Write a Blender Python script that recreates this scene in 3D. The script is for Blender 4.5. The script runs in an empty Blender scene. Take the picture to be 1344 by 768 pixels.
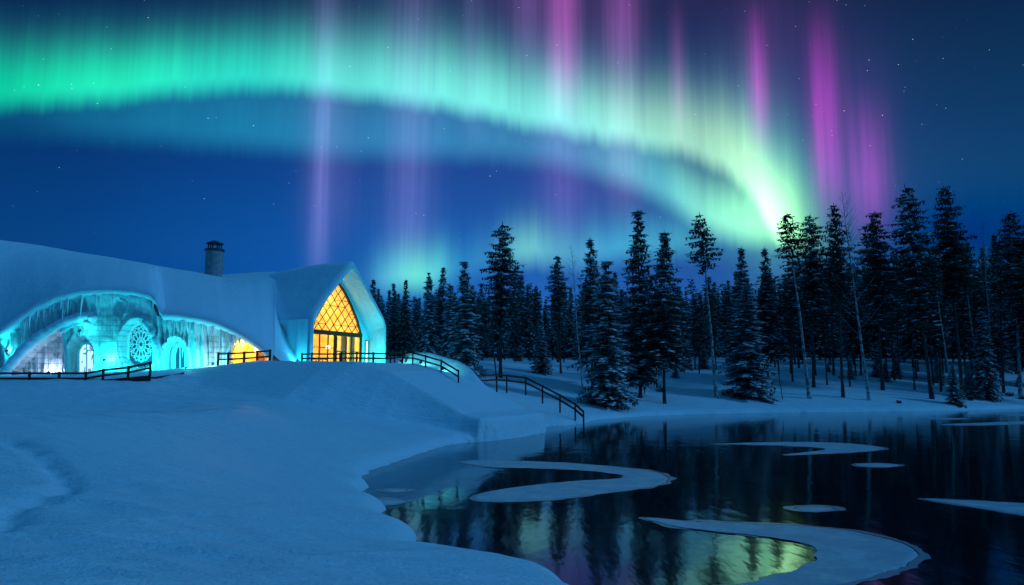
import bpy, math, random
import numpy as np
from mathutils import Vector, noise as mnoise
R = math.radians
C = bpy.context.scene.collection
sc = bpy.context.scene
random.seed(7); rng = np.random.default_rng(11)

# ------------------------------------------------------------------ camera
F, CX, CY, HC, HZ = 1000.0, 672.0, 384.0, 3.2, 505.0     # focal length in px of a 1344 wide frame, eye height, horizon row
PITCH = math.atan((HZ - CY) / F)
SP, CP = math.sin(PITCH), math.cos(PITCH)
cam = bpy.data.cameras.new('camera'); cam.sensor_width = 36; cam.lens = 36 * F / 1344
cam.clip_end = 3000
co = bpy.data.objects.new('camera', cam); C.objects.link(co)
co.location = (0, 0, HC); co.rotation_euler = (R(90) + PITCH, 0, 0)
sc.camera = co
vs = sc.view_settings
vs.view_transform = 'Standard'; vs.look = 'None'; vs.exposure = 0.0; vs.gamma = 1.0; vs.use_curve_mapping = False
sc.cycles.max_bounces = 6; sc.cycles.transparent_max_bounces = 12
sc.cycles.use_denoising = True
sc.cycles.sample_clamp_indirect = 4.0

def ray(px, py):
    u, w = (px - CX) / F, (CY - py) / F
    return Vector((u, CP - SP * w, SP + CP * w))
def at(px, py, D):
    r = ray(px, py); k = D / r.y
    return Vector((r.x * k, D, HC + r.z * k))
def onz(px, py, z=0.0):
    r = ray(px, py); k = (z - HC) / r.z
    return Vector((r.x * k, r.y * k, z))
def azv(px, py):
    r = ray(px, py)
    return math.atan2(r.x, r.y), r.z / math.hypot(r.x, r.y)

# ------------------------------------------------------------------ sky: night gradient, aurora, stars (all by direction)
world = bpy.data.worlds.new('World'); sc.world = world; world.use_nodes = True
wt = world.node_tree; wt.nodes.clear()
class G:                                                   # terse node maths
    def __init__(s, t): s.t = t
    def new(s, k, **p):
        n = s.t.nodes.new(k)
        for a, b in p.items(): setattr(n, a, b)
        return n
    def put(s, sock, v):
        if isinstance(v, bpy.types.NodeSocket): s.t.links.new(v, sock)
        elif v is not None: sock.default_value = v
    def m(s, op, a, b=None, c=None, clamp=False):
        n = s.new('ShaderNodeMath', operation=op, use_clamp=clamp)
        for i, v in enumerate((a, b, c)): s.put(n.inputs[i], v)
        return n.outputs[0]
    def add(s, a, b): return s.m('ADD', a, b)
    def sub(s, a, b): return s.m('SUBTRACT', a, b)
    def mul(s, a, b): return s.m('MULTIPLY', a, b)
    def sstep(s, x, lo, hi):
        n = s.new('ShaderNodeMapRange', interpolation_type='SMOOTHSTEP')
        s.put(n.inputs[0], x); s.put(n.inputs[1], lo); s.put(n.inputs[2], hi); n.inputs[3].default_value = 0; n.inputs[4].default_value = 1
        return n.outputs[0]
    def gauss(s, x, w):                                    # exp(-(x/w)^2)
        q = s.m('DIVIDE', x, w); return s.m('EXPONENT', s.mul(s.mul(q, q), -1.0))
    def curve(s, x, pts):
        n = s.new('ShaderNodeFloatCurve'); c = n.mapping.curves[0]
        pts = sorted(pts)
        while len(c.points) < len(pts): c.points.new(0.5, 0.5)
        for p, (a, b) in zip(c.points, pts): p.location = (a, b)
        n.mapping.update(); s.put(n.inputs[1], x)
        return n.outputs[0]
    def ramp(s, x, stops):
        n = s.new('ShaderNodeValToRGB'); e = n.color_ramp.elements
        while len(e) < len(stops): e.new(0.5)
        for q, (a, col) in zip(e, sorted(stops)): q.position = a; q.color = (*col, 1)
        s.put(n.inputs[0], x); return n.outputs[0]
    def noise(s, vec, scale, detail=2, rough=.5, dims='3D'):
        n = s.new('ShaderNodeTexNoise', noise_dimensions=dims)
        if vec is not None: s.put(n.inputs['Vector'], vec)
        n.inputs['Scale'].default_value = scale; n.inputs['Detail'].default_value = detail; n.inputs['Roughness'].default_value = rough
        return n.outputs[0]
    def vscale(s, col, k):
        n = s.new('ShaderNodeVectorMath', operation='SCALE'); s.put(n.inputs[0], col); s.put(n.inputs[3], k); return n.outputs[0]
    def vadd(s, a, b):
        n = s.new('ShaderNodeVectorMath', operation='ADD'); s.put(n.inputs[0], a); s.put(n.inputs[1], b); return n.outputs[0]
    def mix(s, f, a, b):
        n = s.new('ShaderNodeMix', data_type='RGBA'); s.put(n.inputs[0], f); s.put(n.inputs[6], a); s.put(n.inputs[7], b); return n.outputs[2]
g = G(wt)
tc = g.new('ShaderNodeTexCoord').outputs['Generated']
sx = g.new('ShaderNodeSeparateXYZ'); wt.links.new(tc, sx.inputs[0]); X, Y, Z = sx.outputs
hyp = g.m('SQRT', g.add(g.add(g.mul(X, X), g.mul(Y, Y)), 1e-5))
AZ = g.m('ARCTAN2', X, Y); V = g.m('DIVIDE', Z, hyp)
AR, VR = 0.9, 0.8
A = g.m('ADD', g.m('DIVIDE', AZ, 2 * AR), 0.5, clamp=True)
def na(px, py): return azv(px, py)[0] / (2 * AR) + .5
def edge(pts): return g.mul(g.curve(A, [(na(*p), azv(*p)[1] / VR) for p in pts]), VR)
def level(pts, py=200): return g.curve(A, [(na(px, py), v) for px, v in pts])
comb = g.new('ShaderNodeCombineXYZ'); g.put(comb.inputs[0], AZ); g.put(comb.inputs[1], g.mul(V, .02)); RAYV = comb.outputs[0]
st1 = g.noise(RAYV, 26, 3, .6); st2 = g.noise(RAYV, 110, 2, .6)
STR = g.add(.62, g.add(g.mul(st1, .66), g.mul(st2, .12)))
JIT = g.add(g.mul(g.sub(st2, .5), .012), g.mul(g.sub(st1, .5), .022))
# night blue
base = g.ramp(g.m('DIVIDE', V, 1.2, clamp=True), [(0, (.012, .125, .40)), (.08, (.006, .110, .40)), (.17, (.003, .078, .33)), (.27, (.003, .046, .21)), (.42, (.004, .020, .080)), (1, (.003, .013, .050))])
base = g.vscale(base, level([(-400, .55), (0, .62), (250, .88), (440, 1.1), (600, 1.2), (850, 1.0), (1100, .75), (1344, .52), (1700, .5)]))
warmer = g.vscale((.020, .006, .02), g.mul(level([(-400, 0), (450, .1), (700, .6), (950, .7), (1200, .2), (1344, .05), (1700, 0)]), g.sstep(V, -.1, .25)))
sky = g.vadd(base, warmer)
sky = g.vadd(sky, g.vscale((.004, .030, .030), g.mul(level([(-400, 0), (900, 0), (1150, .7), (1344, .8), (1700, .6)]), g.sub(1.0, g.sstep(V, .15, .6)))))
sky = g.vadd(sky, g.vscale((.004, .060, .13), g.sstep(g.m('ABSOLUTE', AZ), .8, 1.3)))     # blue fill added to the unseen sky behind the camera, lights the snow
sky = g.vadd(sky, g.vscale((.003, .052, .140), g.sstep(V, .62, 1.1)))  # extra blue added overhead, above the frame, to brighten the snow
# main arc
e1 = g.add(edge([(-330, 150), (0, 146), (100, 142), (200, 130), (330, 124), (440, 130), (540, 142), (640, 160), (740, 180), (840, 196), (910, 213), (950, 228), (975, 250), (998, 284), (1012, 316), (1050, 338), (1150, 345), (1344, 350), (1600, 350)]), JIT)
e1 = g.add(e1, g.mul(g.sub(g.noise(RAYV, 75, 1, .5), .5), g.mul(level([(-330, 0), (700, 0), (820, 1), (1000, 1), (1100, 0), (1700, 0)]), .016)))
d1 = g.sub(V, e1)
b1 = level([(-330, .35), (-80, .75), (0, .85), (120, .95), (180, 1.0), (300, .92), (420, .96), (560, .96), (700, .92), (800, .84), (880, .76), (950, .82), (1000, .98), (1030, .85), (1058, .42), (1095, .12), (1140, .03), (1250, 0), (1700, 0)])
h1 = level([(-330, .05), (0, .052), (250, .055), (420, .068), (560, .078), (700, .078), (850, .076), (950, .088), (1010, .12), (1060, .12), (1344, .12), (1700, .1)])
p1 = g.mul(g.sstep(d1, -.010, .026), g.gauss(g.m('MAXIMUM', g.sub(d1, .022), 0), h1))
c1 = g.ramp(A, [(na(0, 130), (.002, .66, .25)), (na(160, 130), (.015, .76, .30)), (na(330, 130), (.02, .62, .36)), (na(520, 140), (.13, .68, .46)), (na(740, 170), (.20, .76, .46)), (na(900, 190), (.42, .85, .46)), (na(975, 250), (.50, 1.0, .46)), (na(1018, 270), (.54, 1.0, .42)), (na(1050, 270), (.30, .80, .22)), (na(1110, 270), (.15, .5, .22))])
c1 = g.mix(g.mul(g.sstep(d1, .035, .17), .85), c1, (.09, .36, .46, 1))
sky = g.vadd(sky, g.vscale(c1, g.mul(g.mul(p1, b1), STR)))
# tail of the arc curling down to the tree tops
ct = g.mul(g.gauss(g.sub(AZ, azv(1012, 270)[0]), .042), g.gauss(g.sub(V, azv(1012, 262)[1]), .075))
sky = g.vadd(sky, g.vscale((.08, .34, .12), g.mul(ct, STR)))
# dim teal band under the arc
e2 = g.add(edge([(-330, 190), (0, 190), (200, 196), (420, 212), (560, 216), (700, 222), (800, 245), (870, 275), (920, 306), (955, 320), (985, 326), (1020, 330), (1344, 350), (1600, 350)]), g.mul(JIT, .7))
d2 = g.sub(V, e2)
p2 = g.mul(g.sstep(d2, -.010, .034), g.gauss(g.m('MAXIMUM', g.sub(d2, .03), 0), level([(-330, .09), (560, .09), (760, .075), (900, .05), (1000, .05), (1344, .05), (1700, .05)])))
b2 = level([(-330, .2), (0, .30), (100, .6), (300, .9), (560, .9), (750, .95), (840, 1.0), (880, 1.0), (930, 1.0), (960, 1.0), (1000, 1.0), (1035, .55), (1090, 0), (1700, 0)])
c2 = g.ramp(A, [(na(0, 200), (.004, .14, .18)), (na(300, 200), (.008, .17, .22)), (na(560, 210), (.02, .17, .24)), (na(760, 230), (.04, .20, .24)), (na(870, 270), (.09, .42, .34)), (na(930, 300), (.24, .78, .36)), (na(975, 310), (.32, .95, .38)), (na(1015, 310), (.30, .8, .25))])
sky = g.vadd(sky, g.vscale(c2, g.mul(g.mul(p2, b2), STR)))
# low glow behind the forest
e3 = g.add(edge([(-330, 400), (400, 392), (490, 382), (560, 378), (620, 362), (690, 342), (740, 350), (800, 342), (860, 336), (930, 335), (1344, 350), (1600, 350)]), JIT)
d3 = g.sub(V, e3)
p3 = g.mul(g.sstep(d3, -.02, .022), g.gauss(g.m('MAXIMUM', g.sub(d3, .01), 0), .042))
b3 = level([(-330, 0), (440, .0), (490, .3), (545, 1.0), (590, .5), (640, .3), (690, 1.0), (740, .6), (800, .75), (860, .7), (940, .3), (1010, .1), (1100, 0), (1700, 0)], 350)
c3 = g.ramp(A, [(na(500, 360), (.08, .40, .32)), (na(548, 360), (.13, .66, .24)), (na(610, 350), (.03, .36, .36)), (na(690, 330), (.14, .46, .20)), (na(800, 320), (.05, .36, .36)), (na(900, 320), (.06, .4, .30))])
sky = g.vadd(sky, g.vscale(c3, g.mul(g.mul(p3, b3), g.mul(STR, 1.05))))
# purple and pink rays
for px, wid, y_hi, y_lo, k, col in [
    (424, 14, -120, 385, .24, (.30, .28, .66)), (440, 34, -40, 330, .07, (.5, .3, .8)), (540, 32, -160, 360, .20, (.32, .28, .64)), (738, 19, -200, 150, .36, (.66, .11, .56)), (740, 32, -60, 320, .16, (.42, .20, .70)),
    (815, 22, -260, 90, .24, (.52, .09, .60)), (815, 26, -40, 290, .18, (.50, .30, .66)), (690, 16, -200, 110, .14, (.40, .20, .62)), (620, 14, -160, 200, .10, (.30, .30, .66)), (890, 9, 20, 190, .16, (.7, .15, .7)), (995, 11, 30, 190, .46, (.62, .04, .55)),
    (1083, 17, 20, 285, .44, (.60, .035, .62)), (1078, 10, 60, 240, .22, (.6, .03, .5)), (1140, 20, 150, 310, .40, (.55, .05, .55)), (1130, 34, 60, 300, .10, (.4, .06, .6)), (1005, 40, -60, 200, .05, (.6, .1, .8)), (700, 60, -250, 60, .10, (.35, .10, .45))]:
    ym = (y_hi + y_lo) / 2
    a0, vt = azv(px, y_hi); _, vb = azv(px, y_lo); a0 = azv(px, ym)[0]
    q = g.gauss(g.sub(AZ, a0), wid / 1000.0)
    prof = g.mul(g.sstep(V, vb - .03, vb + .075), g.sub(1.0, g.sstep(V, (vb + vt) / 2 - .02, vt + .05)))
    sky = g.vadd(sky, g.vscale(col, g.mul(g.mul(g.mul(q, prof), k), g.add(.35, g.mul(st2, 1.3)))))
# stars
vo = g.new('ShaderNodeTexVoronoi'); vo.inputs['Scale'].default_value = 105; wt.links.new(tc, vo.inputs['Vector'])
cs = g.new('ShaderNodeSeparateColor'); wt.links.new(vo.outputs['Color'], cs.inputs[0])
star = g.mul(g.sub(1.0, g.sstep(vo.outputs['Distance'], .03, .07)), g.m('POWER', cs.outputs[0], 5.0))
star = g.mul(star, g.sstep(V, .12, .3))
sky = g.vadd(sky, g.vscale((.75, .9, 1.0), g.mul(star, .95)))
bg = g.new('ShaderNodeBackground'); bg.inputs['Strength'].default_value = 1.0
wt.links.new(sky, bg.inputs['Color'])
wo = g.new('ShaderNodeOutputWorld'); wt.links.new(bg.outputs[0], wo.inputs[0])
world.cycles.sampling_method = 'MANUAL'; world.cycles.sample_map_resolution = 1024

# faint moonlight from the right
sl = bpy.data.lights.new('moon_light', 'SUN'); sl.energy = 1.0; sl.angle = R(10); sl.color = (.12, .49, 1.0)
so = bpy.data.objects.new('moon_light', sl); C.objects.link(so)
so.rotation_euler = Vector((-.80, .10, -.47)).to_track_quat('-Z', 'Y').to_euler()

# ------------------------------------------------------------------ helpers
def tag(o, label=None, cat=None, group=None, kind=None):
    if label: o['label'] = label
    if cat: o['category'] = cat
    if group: o['group'] = group
    if kind: o['kind'] = kind
    return o
def empty(name, loc=(0, 0, 0), rz=0):
    o = bpy.data.objects.new(name, None); C.objects.link(o); o.location = loc; o.rotation_euler = (0, 0, rz); o.empty_display_size = .3
    return o
class MB:
    def __init__(s): s.v = []; s.f = []; s.mi = []
    def face(s, pts, mi=0):
        n = len(s.v); s.v += [tuple(p) for p in pts]; s.f.append(tuple(range(n, n + len(pts)))); s.mi.append(mi)
    def grid(s, rows, closed=False, mi=0, skip=None):
        n = len(s.v); w = len(rows[0])
        for r in rows: s.v += [tuple(p) for p in r]
        for i in range(len(rows) - 1):
            for j in range(w if closed else w - 1):
                if skip and skip(i, j): continue
                k = (j + 1) % w
                s.f.append((n + i * w + j, n + i * w + k, n + (i + 1) * w + k, n + (i + 1) * w + j)); s.mi.append(mi)
    def cap(s, pts, mi=0): s.face(pts, mi)
    def tube(s, pts, r, sides=8, mi=0, caps=True, sy=1.0):
        pts = [Vector(p) for p in pts]; rows = []
        rr = r if isinstance(r, (list, tuple)) else [r] * len(pts)
        for i, p in enumerate(pts):
            t = (pts[min(i + 1, len(pts) - 1)] - pts[max(i - 1, 0)]).normalized()
            up = Vector((0, 0, 1)) if abs(t.z) < .9 else Vector((0, 1, 0))
            a = t.cross(up).normalized(); b = a.cross(t)
            rows.append([p + (a * math.cos(k) + b * math.sin(k) * sy) * rr[i] for k in [2 * math.pi * q / sides for q in range(sides)]])
        s.grid(rows, True, mi)
        if caps: s.face(rows[0][::-1], mi); s.face(rows[-1], mi)
    def beam(s, p, q, w, h, mi=0):                          # rectangular bar from p to q, w across, h upward
        p, q = Vector(p), Vector(q); t = (q - p).normalized()
        up = Vector((0, 0, 1)) if abs(t.z) < .95 else Vector((0, 1, 0))
        a = t.cross(up).normalized() * w / 2; b = a.cross(t).normalized() * h / 2
        r0 = [p - a - b, p + a - b, p + a + b, p - a + b]; r1 = [x + (q - p) for x in r0]
        s.grid([r0, r1], True, mi); s.face(r0[::-1], mi); s.face(r1, mi)
    def build(s, name, mats, parent=None, smooth=False):
        me = bpy.data.meshes.new(name); me.from_pydata(s.v, [], s.f)
        for m_ in (mats if isinstance(mats, (list, tuple)) else [mats]): me.materials.append(m_)
        me.polygons.foreach_set('material_index', s.mi)
        if smooth: me.polygons.foreach_set('use_smooth', [True] * len(s.f))
        me.update()
        o = bpy.data.objects.new(name, me); C.objects.link(o)
        if parent: o.parent = parent
        return o
def bevel(o, w=.02, seg=2):
    b = o.modifiers.new('bevel', 'BEVEL'); b.width = w; b.segments = seg; b.limit_method = 'ANGLE'
    return o

def mat(name, col, rough=.6, spec=.3, bump=None, vary=None, build=None):
    m_ = bpy.data.materials.new(name); m_.use_nodes = True; t = m_.node_tree; q = G(t)
    bs = t.nodes['Principled BSDF']; bs.inputs['Base Color'].default_value = (*col, 1); bs.inputs['Roughness'].default_value = rough
    bs.inputs['Specular IOR Level'].default_value = spec
    oc = q.new('ShaderNodeTexCoord').outputs['Object']
    if vary:                                                # (scale, other colour, contrast)
        n = q.noise(oc, vary[0], 4, .6)
        t.links.new(q.mix(q.sstep(n, .5 - vary[2], .5 + vary[2]), (*col, 1), (*vary[1], 1)), bs.inputs['Base Color'])
    if bump:                                                # list of (scale, height)
        h = None
        for s_, k in bump:
            x = q.mul(q.noise(oc, s_, 4, .55), k); h = x if h is None else q.add(h, x)
        b = q.new('ShaderNodeBump'); b.inputs['Strength'].default_value = 1; b.inputs['Distance'].default_value = 1
        t.links.new(h, b.inputs['Height']); t.links.new(b.outputs[0], bs.inputs['Normal'])
    if build: build(q, bs, oc)
    return m_
def emis(name, col, k):
    m_ = mat(name, col, .4)
    bs = m_.node_tree.nodes['Principled BSDF']
    bs.inputs['Emission Color'].default_value = (*col, 1); bs.inputs['Emission Strength'].default_value = k
    return m_

def snow_nodes(q, bs, oc):
    mp = q.new('ShaderNodeMapping'); mp.inputs['Scale'].default_value = (.5, 1.6, 1); mp.inputs['Rotation'].default_value = (0, 0, .25)
    q.t.links.new(oc, mp.inputs[0]); rv = mp.outputs[0]
    h = q.add(q.mul(q.noise(rv, .55, 4, .55), .22), q.mul(q.noise(rv, 2.6, 5, .62), .17))
    h = q.add(h, q.mul(q.noise(oc, 11, 4, .68), .055)); h = q.add(h, q.mul(q.noise(oc, 55, 3, .65), .008))
    b = q.new('ShaderNodeBump'); b.inputs['Strength'].default_value = .8; b.inputs['Distance'].default_value = 1
    q.t.links.new(h, b.inputs['Height']); q.t.links.new(b.outputs[0], bs.inputs['Normal'])
M = {}
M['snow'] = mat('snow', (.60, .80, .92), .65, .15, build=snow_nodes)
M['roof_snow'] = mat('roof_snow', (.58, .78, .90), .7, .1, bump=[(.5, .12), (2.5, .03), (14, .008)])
M['wood'] = mat('dark_wood', (.035, .022, .016), .7, .2, vary=(9, (.06, .035, .024), .2))
M['frame'] = mat('stained_timber', (.10, .05, .022), .6, .2, vary=(6, (.06, .03, .015), .2))
M['metal'] = mat('dark_metal', (.03, .035, .04), .45, .5)
M['stone'] = mat('chimney_render', (.30, .33, .36), .85, .15, bump=[(6, .03), (25, .01)], vary=(3, (.20, .22, .25), .2))
M['bark'] = mat('dark_bark', (.12, .10, .09), .9, .1, bump=[(9, .05)], vary=(4, (.035, .03, .028), .2))
M['pale_bark'] = mat('frosted_bark', (.56, .57, .58), .9, .1, bump=[(9, .03)], vary=(2.6, (.13, .12, .12), .12))
M['needles'] = mat('spruce_needles', (.058, .088, .074), .8, .1, vary=(.7, (.040, .066, .058), .2))
M['bough_snow'] = mat('bough_snow', (.78, .85, .92), .8, .1)
M['dry'] = mat('dry_heath', (.05, .04, .035), .9, .1)

# ------------------------------------------------------------------ terrain
shore_px = [(727, 768), (686, 756), (650, 750), (618, 746), (580, 741), (546, 739), (543, 725), (548, 706), (525, 698), (496, 682), (507, 669), (484, 658), (467, 648), (484, 640), (471, 629), (491, 616), (532, 602), (584, 585), (611, 581), (642, 579), (679, 574.5), (714, 568), (716, 560), (738, 559), (765, 556), (782, 551), (840, 546.5), (900, 544), (1000, 542), (1100, 541), (1200, 540), (1290, 538), (1344, 536), (1450, 534)]
poly = [onz(*p) for p in shore_px]
poly = [(p.x, p.y) for p in poly] + [(110, 98), (125, 60), (110, 20), (70, -14), (30, -10), (13, 0), (7.2, 3.5), (4, 6.2), (2, 8.8)]
def fract(pl):
    out = []
    for i, p in enumerate(pl):
        q = pl[(i + 1) % len(pl)]; L = math.dist(p, q); n = max(1, min(10, int(L / .35)))
        for k in range(n):
            t = k / n; x, y = p[0] + (q[0] - p[0]) * t, p[1] + (q[1] - p[1]) * t
            amp = min(.10, L * .05) if k else 0
            v = mnoise.noise_vector((x * 1.3, y * 1.3, 3.1))
            out.append((x + v.x * amp * 2, y + v.y * amp * 2))
    return np.array(out)
POND = fract(poly)
def shore(x, y):                                            # distance to the shoreline, negative in the pond
    d2 = np.full(x.shape, 1e9); ins = np.zeros(x.shape, bool)
    for i in range(len(POND)):
        ax, ay = POND[i]; bx, by = POND[(i + 1) % len(POND)]
        dx, dy = bx - ax, by - ay; L = dx * dx + dy * dy + 1e-12
        t = np.clip(((x - ax) * dx + (y - ay) * dy) / L, 0, 1)
        d2 = np.minimum(d2, (x - ax - t * dx) ** 2 + (y - ay - t * dy) ** 2)
        c = ((ay > y) != (by > y)); 
        if c.any(): ins ^= c & (x < dx * (y - ay) / (dy if dy else 1e-12) + ax)
    d = np.sqrt(d2); return np.where(ins, -d, d)
ctl = []
def cz(px, py, D): p = at(px, py, D); ctl.append((p.x, p.y, p.z))
for a in [(0, 768, 7.2), (250, 768, 8), (250, 650, 15.9), (100, 650, 14.5), (400, 620, 20.9), (100, 590, 18.8), (250, 590, 22.9), (430, 580, 30.7),
          (0, 549, 27), (150, 545, 29), (250, 541, 31.5), (330, 537, 35), (420, 545, 36), (340, 562, 30), (530, 575, 34), (500, 560, 36), (565, 563, 40),
          (0, 506, 44), (60, 505, 44.5), (110, 504, 45), (200, 502, 47), (640, 500, 64), (700, 512, 66), (600, 493, 70), (560, 482, 80), (790, 523, 82), (650, 494, 88), (710, 482, 100), (940, 508, 95),
          (850, 512, 90), (1062, 510, 98), (1250, 517, 105), (1290, 508, 110), (1150, 508, 103), (600, 474, 120), (800, 478, 130), (1000, 480, 130), (1200, 480, 135), (1340, 492, 125)]: cz(*a)
ctl += [(0, 0, 1.5), (-4, -4, 1.6), (-12, 4, 1.7), (-14, 14, 1.75), (-30, 20, 2.6), (-60, 30, 3.2), (-24, 34, 1.35), (-17, 35.5, 1.45), (-27, 39, 1.75), (-19, 40, 1.9), (-13, 41, 2.2), (-37, 55, 3.8), (-28, 55, 4.0), (-20, 55, 4.6), (-14, 63, 4.7), (-10, 68, 4.5), (-25, 80, 5.5),
        (-45, 70, 4.5), (-50, 52, 3.8), (-90, 80, 5), (-120, 20, 4), (-60, -20, 3), (0, -30, 1.8), (60, -30, 1.8), (100, 110, 4), (160, 90, 4), (160, 20, 3), (-60, 150, 9), (0, 170, 9), (80, 170, 9), (160, 180, 9), (-60, 300, 13), (60, 300, 13), (180, 300, 13), (-160, 200, 11)]
ctl = np.array(ctl); P_, Zc = ctl[:, :2] / 50, ctl[:, 2]
def tps(r2): return np.where(r2 > 0, r2 * np.log(r2 + 1e-12), 0)
n_ = len(P_); K = tps(((P_[:, None] - P_[None]) ** 2).sum(-1)) + np.eye(n_) * 2e-3
Q = np.c_[np.ones(n_), P_]; sol = np.linalg.solve(np.block([[K, Q], [Q.T, np.zeros((3, 3))]]), np.r_[Zc, 0, 0, 0])
def sst(x, a, b): t = np.clip((x - a) / (b - a), 0, 1); return t * t * (3 - 2 * t)
def smin(a, b, k): h = np.clip(.5 + .5 * (b - a) / k, 0, 1); return b * (1 - h) + a * h - k * h * (1 - h)
def wob(x, y, s, seed):                                     # cheap smooth noise from sines
    return (np.sin(x * s + 1.7 * np.sin(y * s * .63 + seed)) + np.sin(y * s * 1.13 + 1.3 * np.sin(x * s * .71 + seed * 2.1)) + np.sin((x + y) * s * .57 + seed)) / 3
PA = np.array((-.902, .432)); PB = np.array((.409, .912)); PO = np.array((-1.35, 43.35)) + PA * .55 + PB * .35
TRENCH = [(a.x, a.y) for a in (onz(-30, 606, 1.3), onz(10, 606, 1.3), onz(60, 620, 1.25), onz(88, 640, 1.2), onz(60, 655, 1.2), onz(20, 668, 1.2), onz(-10, 700, 1.2))]
def ground(x, y):
    x = np.asarray(x, float); y = np.asarray(y, float); sh = x.shape; x, y = x.ravel(), y.ravel()
    z = sol[-3] + sol[-2] * x / 50 + sol[-1] * y / 50
    for (px, py), w in zip(P_, sol[:n_]): z = z + w * tps((x / 50 - px) ** 2 + (y / 50 - py) ** 2)
    z = np.clip(z, .5, 14)
    z = z + .10 * wob(x, y, .35, 1.) + .035 * wob(x * .5, y, 1.3, 4.) + sst(y, 60, 90) * .15 * wob(x, y, .6, 2.)
    wx, wy = x + .35 * y, y - .2 * x
    ridg = 1 - np.abs(wob(wx * .5, wy, 1.9, 7.)); z = z + (.10 * ridg ** 3 + .035 * wob(wx * .6, wy, 4.3, 9.) + .020 * wob(x, y, 6.1, 3.)) * np.clip(.5 + wob(x, y, .23, 6.), 0, 1)
    td = np.full(x.shape, 9.)
    for (ax, ay), (bx, by) in zip(TRENCH[:-1], TRENCH[1:]):
        dx, dy = bx - ax, by - ay; t = np.clip(((x - ax) * dx + (y - ay) * dy) / (dx * dx + dy * dy), 0, 1)
        td = np.minimum(td, np.hypot(x - ax - t * dx, y - ay - t * dy))
    z = z - (.15 + .10 * wob(x, y, 5., 2.)) * np.exp(-(td / .28) ** 2)
    d = shore(x, y)
    lip = np.where(d > 0, .03 + .34 * (1 - np.exp(-np.maximum(d, 0) / .22)) + .20 * np.maximum(d, 0) + .03 * wob(x, y, 2.1, 5.), 0)
    z = smin(z, lip, .25)
    # embankment carrying the ramp from the gable down to the pond
    s = (x - PO[0]) * PA[0] + (y - PO[1]) * PA[1]; q = (x - PO[0]) * PB[0] + (y - PO[1]) * PB[1]
    top = np.interp(s, [-3, 0, 1.2, 6.2, 8.5, 16.5, 21, 26, 31], [1.2, 1.3, 1.55, 4.05, 4.62, 4.78, 4.35, 3.4, 1.5])
    top = top + .05 * wob(x, y, .9, 3.)
    kl = np.interp(s, [0, 1.5, 5, 10, 20], [3.6, 2.6, 1.1, .55, .45])
    soft = np.interp(s, [0, 6, 12], [.12, .35, 1.2])
    top = top + .85 * np.exp(-((q - 8.2) / .55) ** 2) * sst(s, 3.6, 5.6) * (1 - sst(s, 10., 11.5))
    drop = kl * (np.sqrt(np.maximum(-q, 0) ** 2 + soft ** 2) - soft)
    e = top - drop - 2.0 * np.maximum(q - 8.9, 0) - 4.0 * (np.sqrt(np.maximum(-s, 0) ** 2 + .01) - .1)
    e = np.where((s > 31) | (s < -2), -9, e)
    z = np.where(d > -.05, -smin(-z, -e, .12), z)
    z = np.where(d < 0, np.maximum(-.04 - .8 * (1 - np.exp(np.minimum(d, 0) / .5)), -1), z)
    return z.reshape(sh)
def gz(x, y): return float(ground(np.array([x]), np.array([y]))[0])

ys = np.concatenate([np.linspace(-30, 0, 16)[:-1], np.linspace(0, 6, 30)[:-1], np.geomspace(6, 34, 260)[:-1], np.linspace(34, 62, 300)[:-1], np.geomspace(62, 125, 190)[:-1], np.geomspace(125, 900, 70)])
us = np.concatenate([np.linspace(-3.0, -.8, 26)[:-1], np.linspace(-.8, .8, 900)[:-1], np.linspace(.8, 3.0, 26)])
gx = us[None, :] * (np.maximum(ys, 0)[:, None] + 7.0); gy = np.repeat(ys[:, None], len(us), 1)
gzv = ground(gx, gy)
nr, nc = gx.shape
me = bpy.data.meshes.new('snow_ground')
idx = np.arange(nr * nc).reshape(nr, nc)
quads = np.stack([idx[:-1, :-1], idx[:-1, 1:], idx[1:, 1:], idx[1:, :-1]], -1).reshape(-1, 4)
me.vertices.add(nr * nc); me.vertices.foreach_set('co', np.stack([gx, gy, gzv], -1).ravel())
me.loops.add(quads.size); me.loops.foreach_set('vertex_index', quads.ravel())
me.polygons.add(len(quads)); me.polygons.foreach_set('loop_start', np.arange(0, quads.size, 4)); me.polygons.foreach_set('loop_total', np.full(len(quads), 4))
me.polygons.foreach_set('use_smooth', np.ones(len(quads), bool))
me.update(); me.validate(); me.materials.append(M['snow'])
go = bpy.data.objects.new('snow_ground', me); C.objects.link(go)
tag(go, 'wind-smoothed snow covering the shore, embankment and forest floor', 'snow', kind='structure')

def water_nodes(q, bs, oc):
    mp = q.new('ShaderNodeMapping'); mp.inputs['Scale'].default_value = (1.0, .35, 1); q.t.links.new(oc, mp.inputs[0])
    h = q.add(q.mul(q.noise(mp.outputs[0], 1.6, 3, .5), .010), q.mul(q.noise(oc, .25, 2, .5), .010))
    b = q.new('ShaderNodeBump'); b.inputs['Strength'].default_value = 1; b.inputs['Distance'].default_value = 1
    q.t.links.new(h, b.inputs['Height']); q.t.links.new(b.outputs[0], bs.inputs['Normal'])
    n = q.noise(oc, .35, 4, .6)
    q.t.links.new(q.add(.045, q.mul(n, .05)), bs.inputs['Roughness'])
    bs.inputs['IOR'].default_value = 1.33
M['water'] = mat('pond_water', (.0025, .007, .012), .05, .5, build=water_nodes)
w = MB(); w.grid([[(x, y, 0) for x in np.linspace(-12, 135, 30)] for y in np.linspace(-20, 112, 30)])
tag(w.build('pond_water', M['water']), 'still dark pond reflecting the forest and the aurora', 'water', kind='structure')

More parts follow.
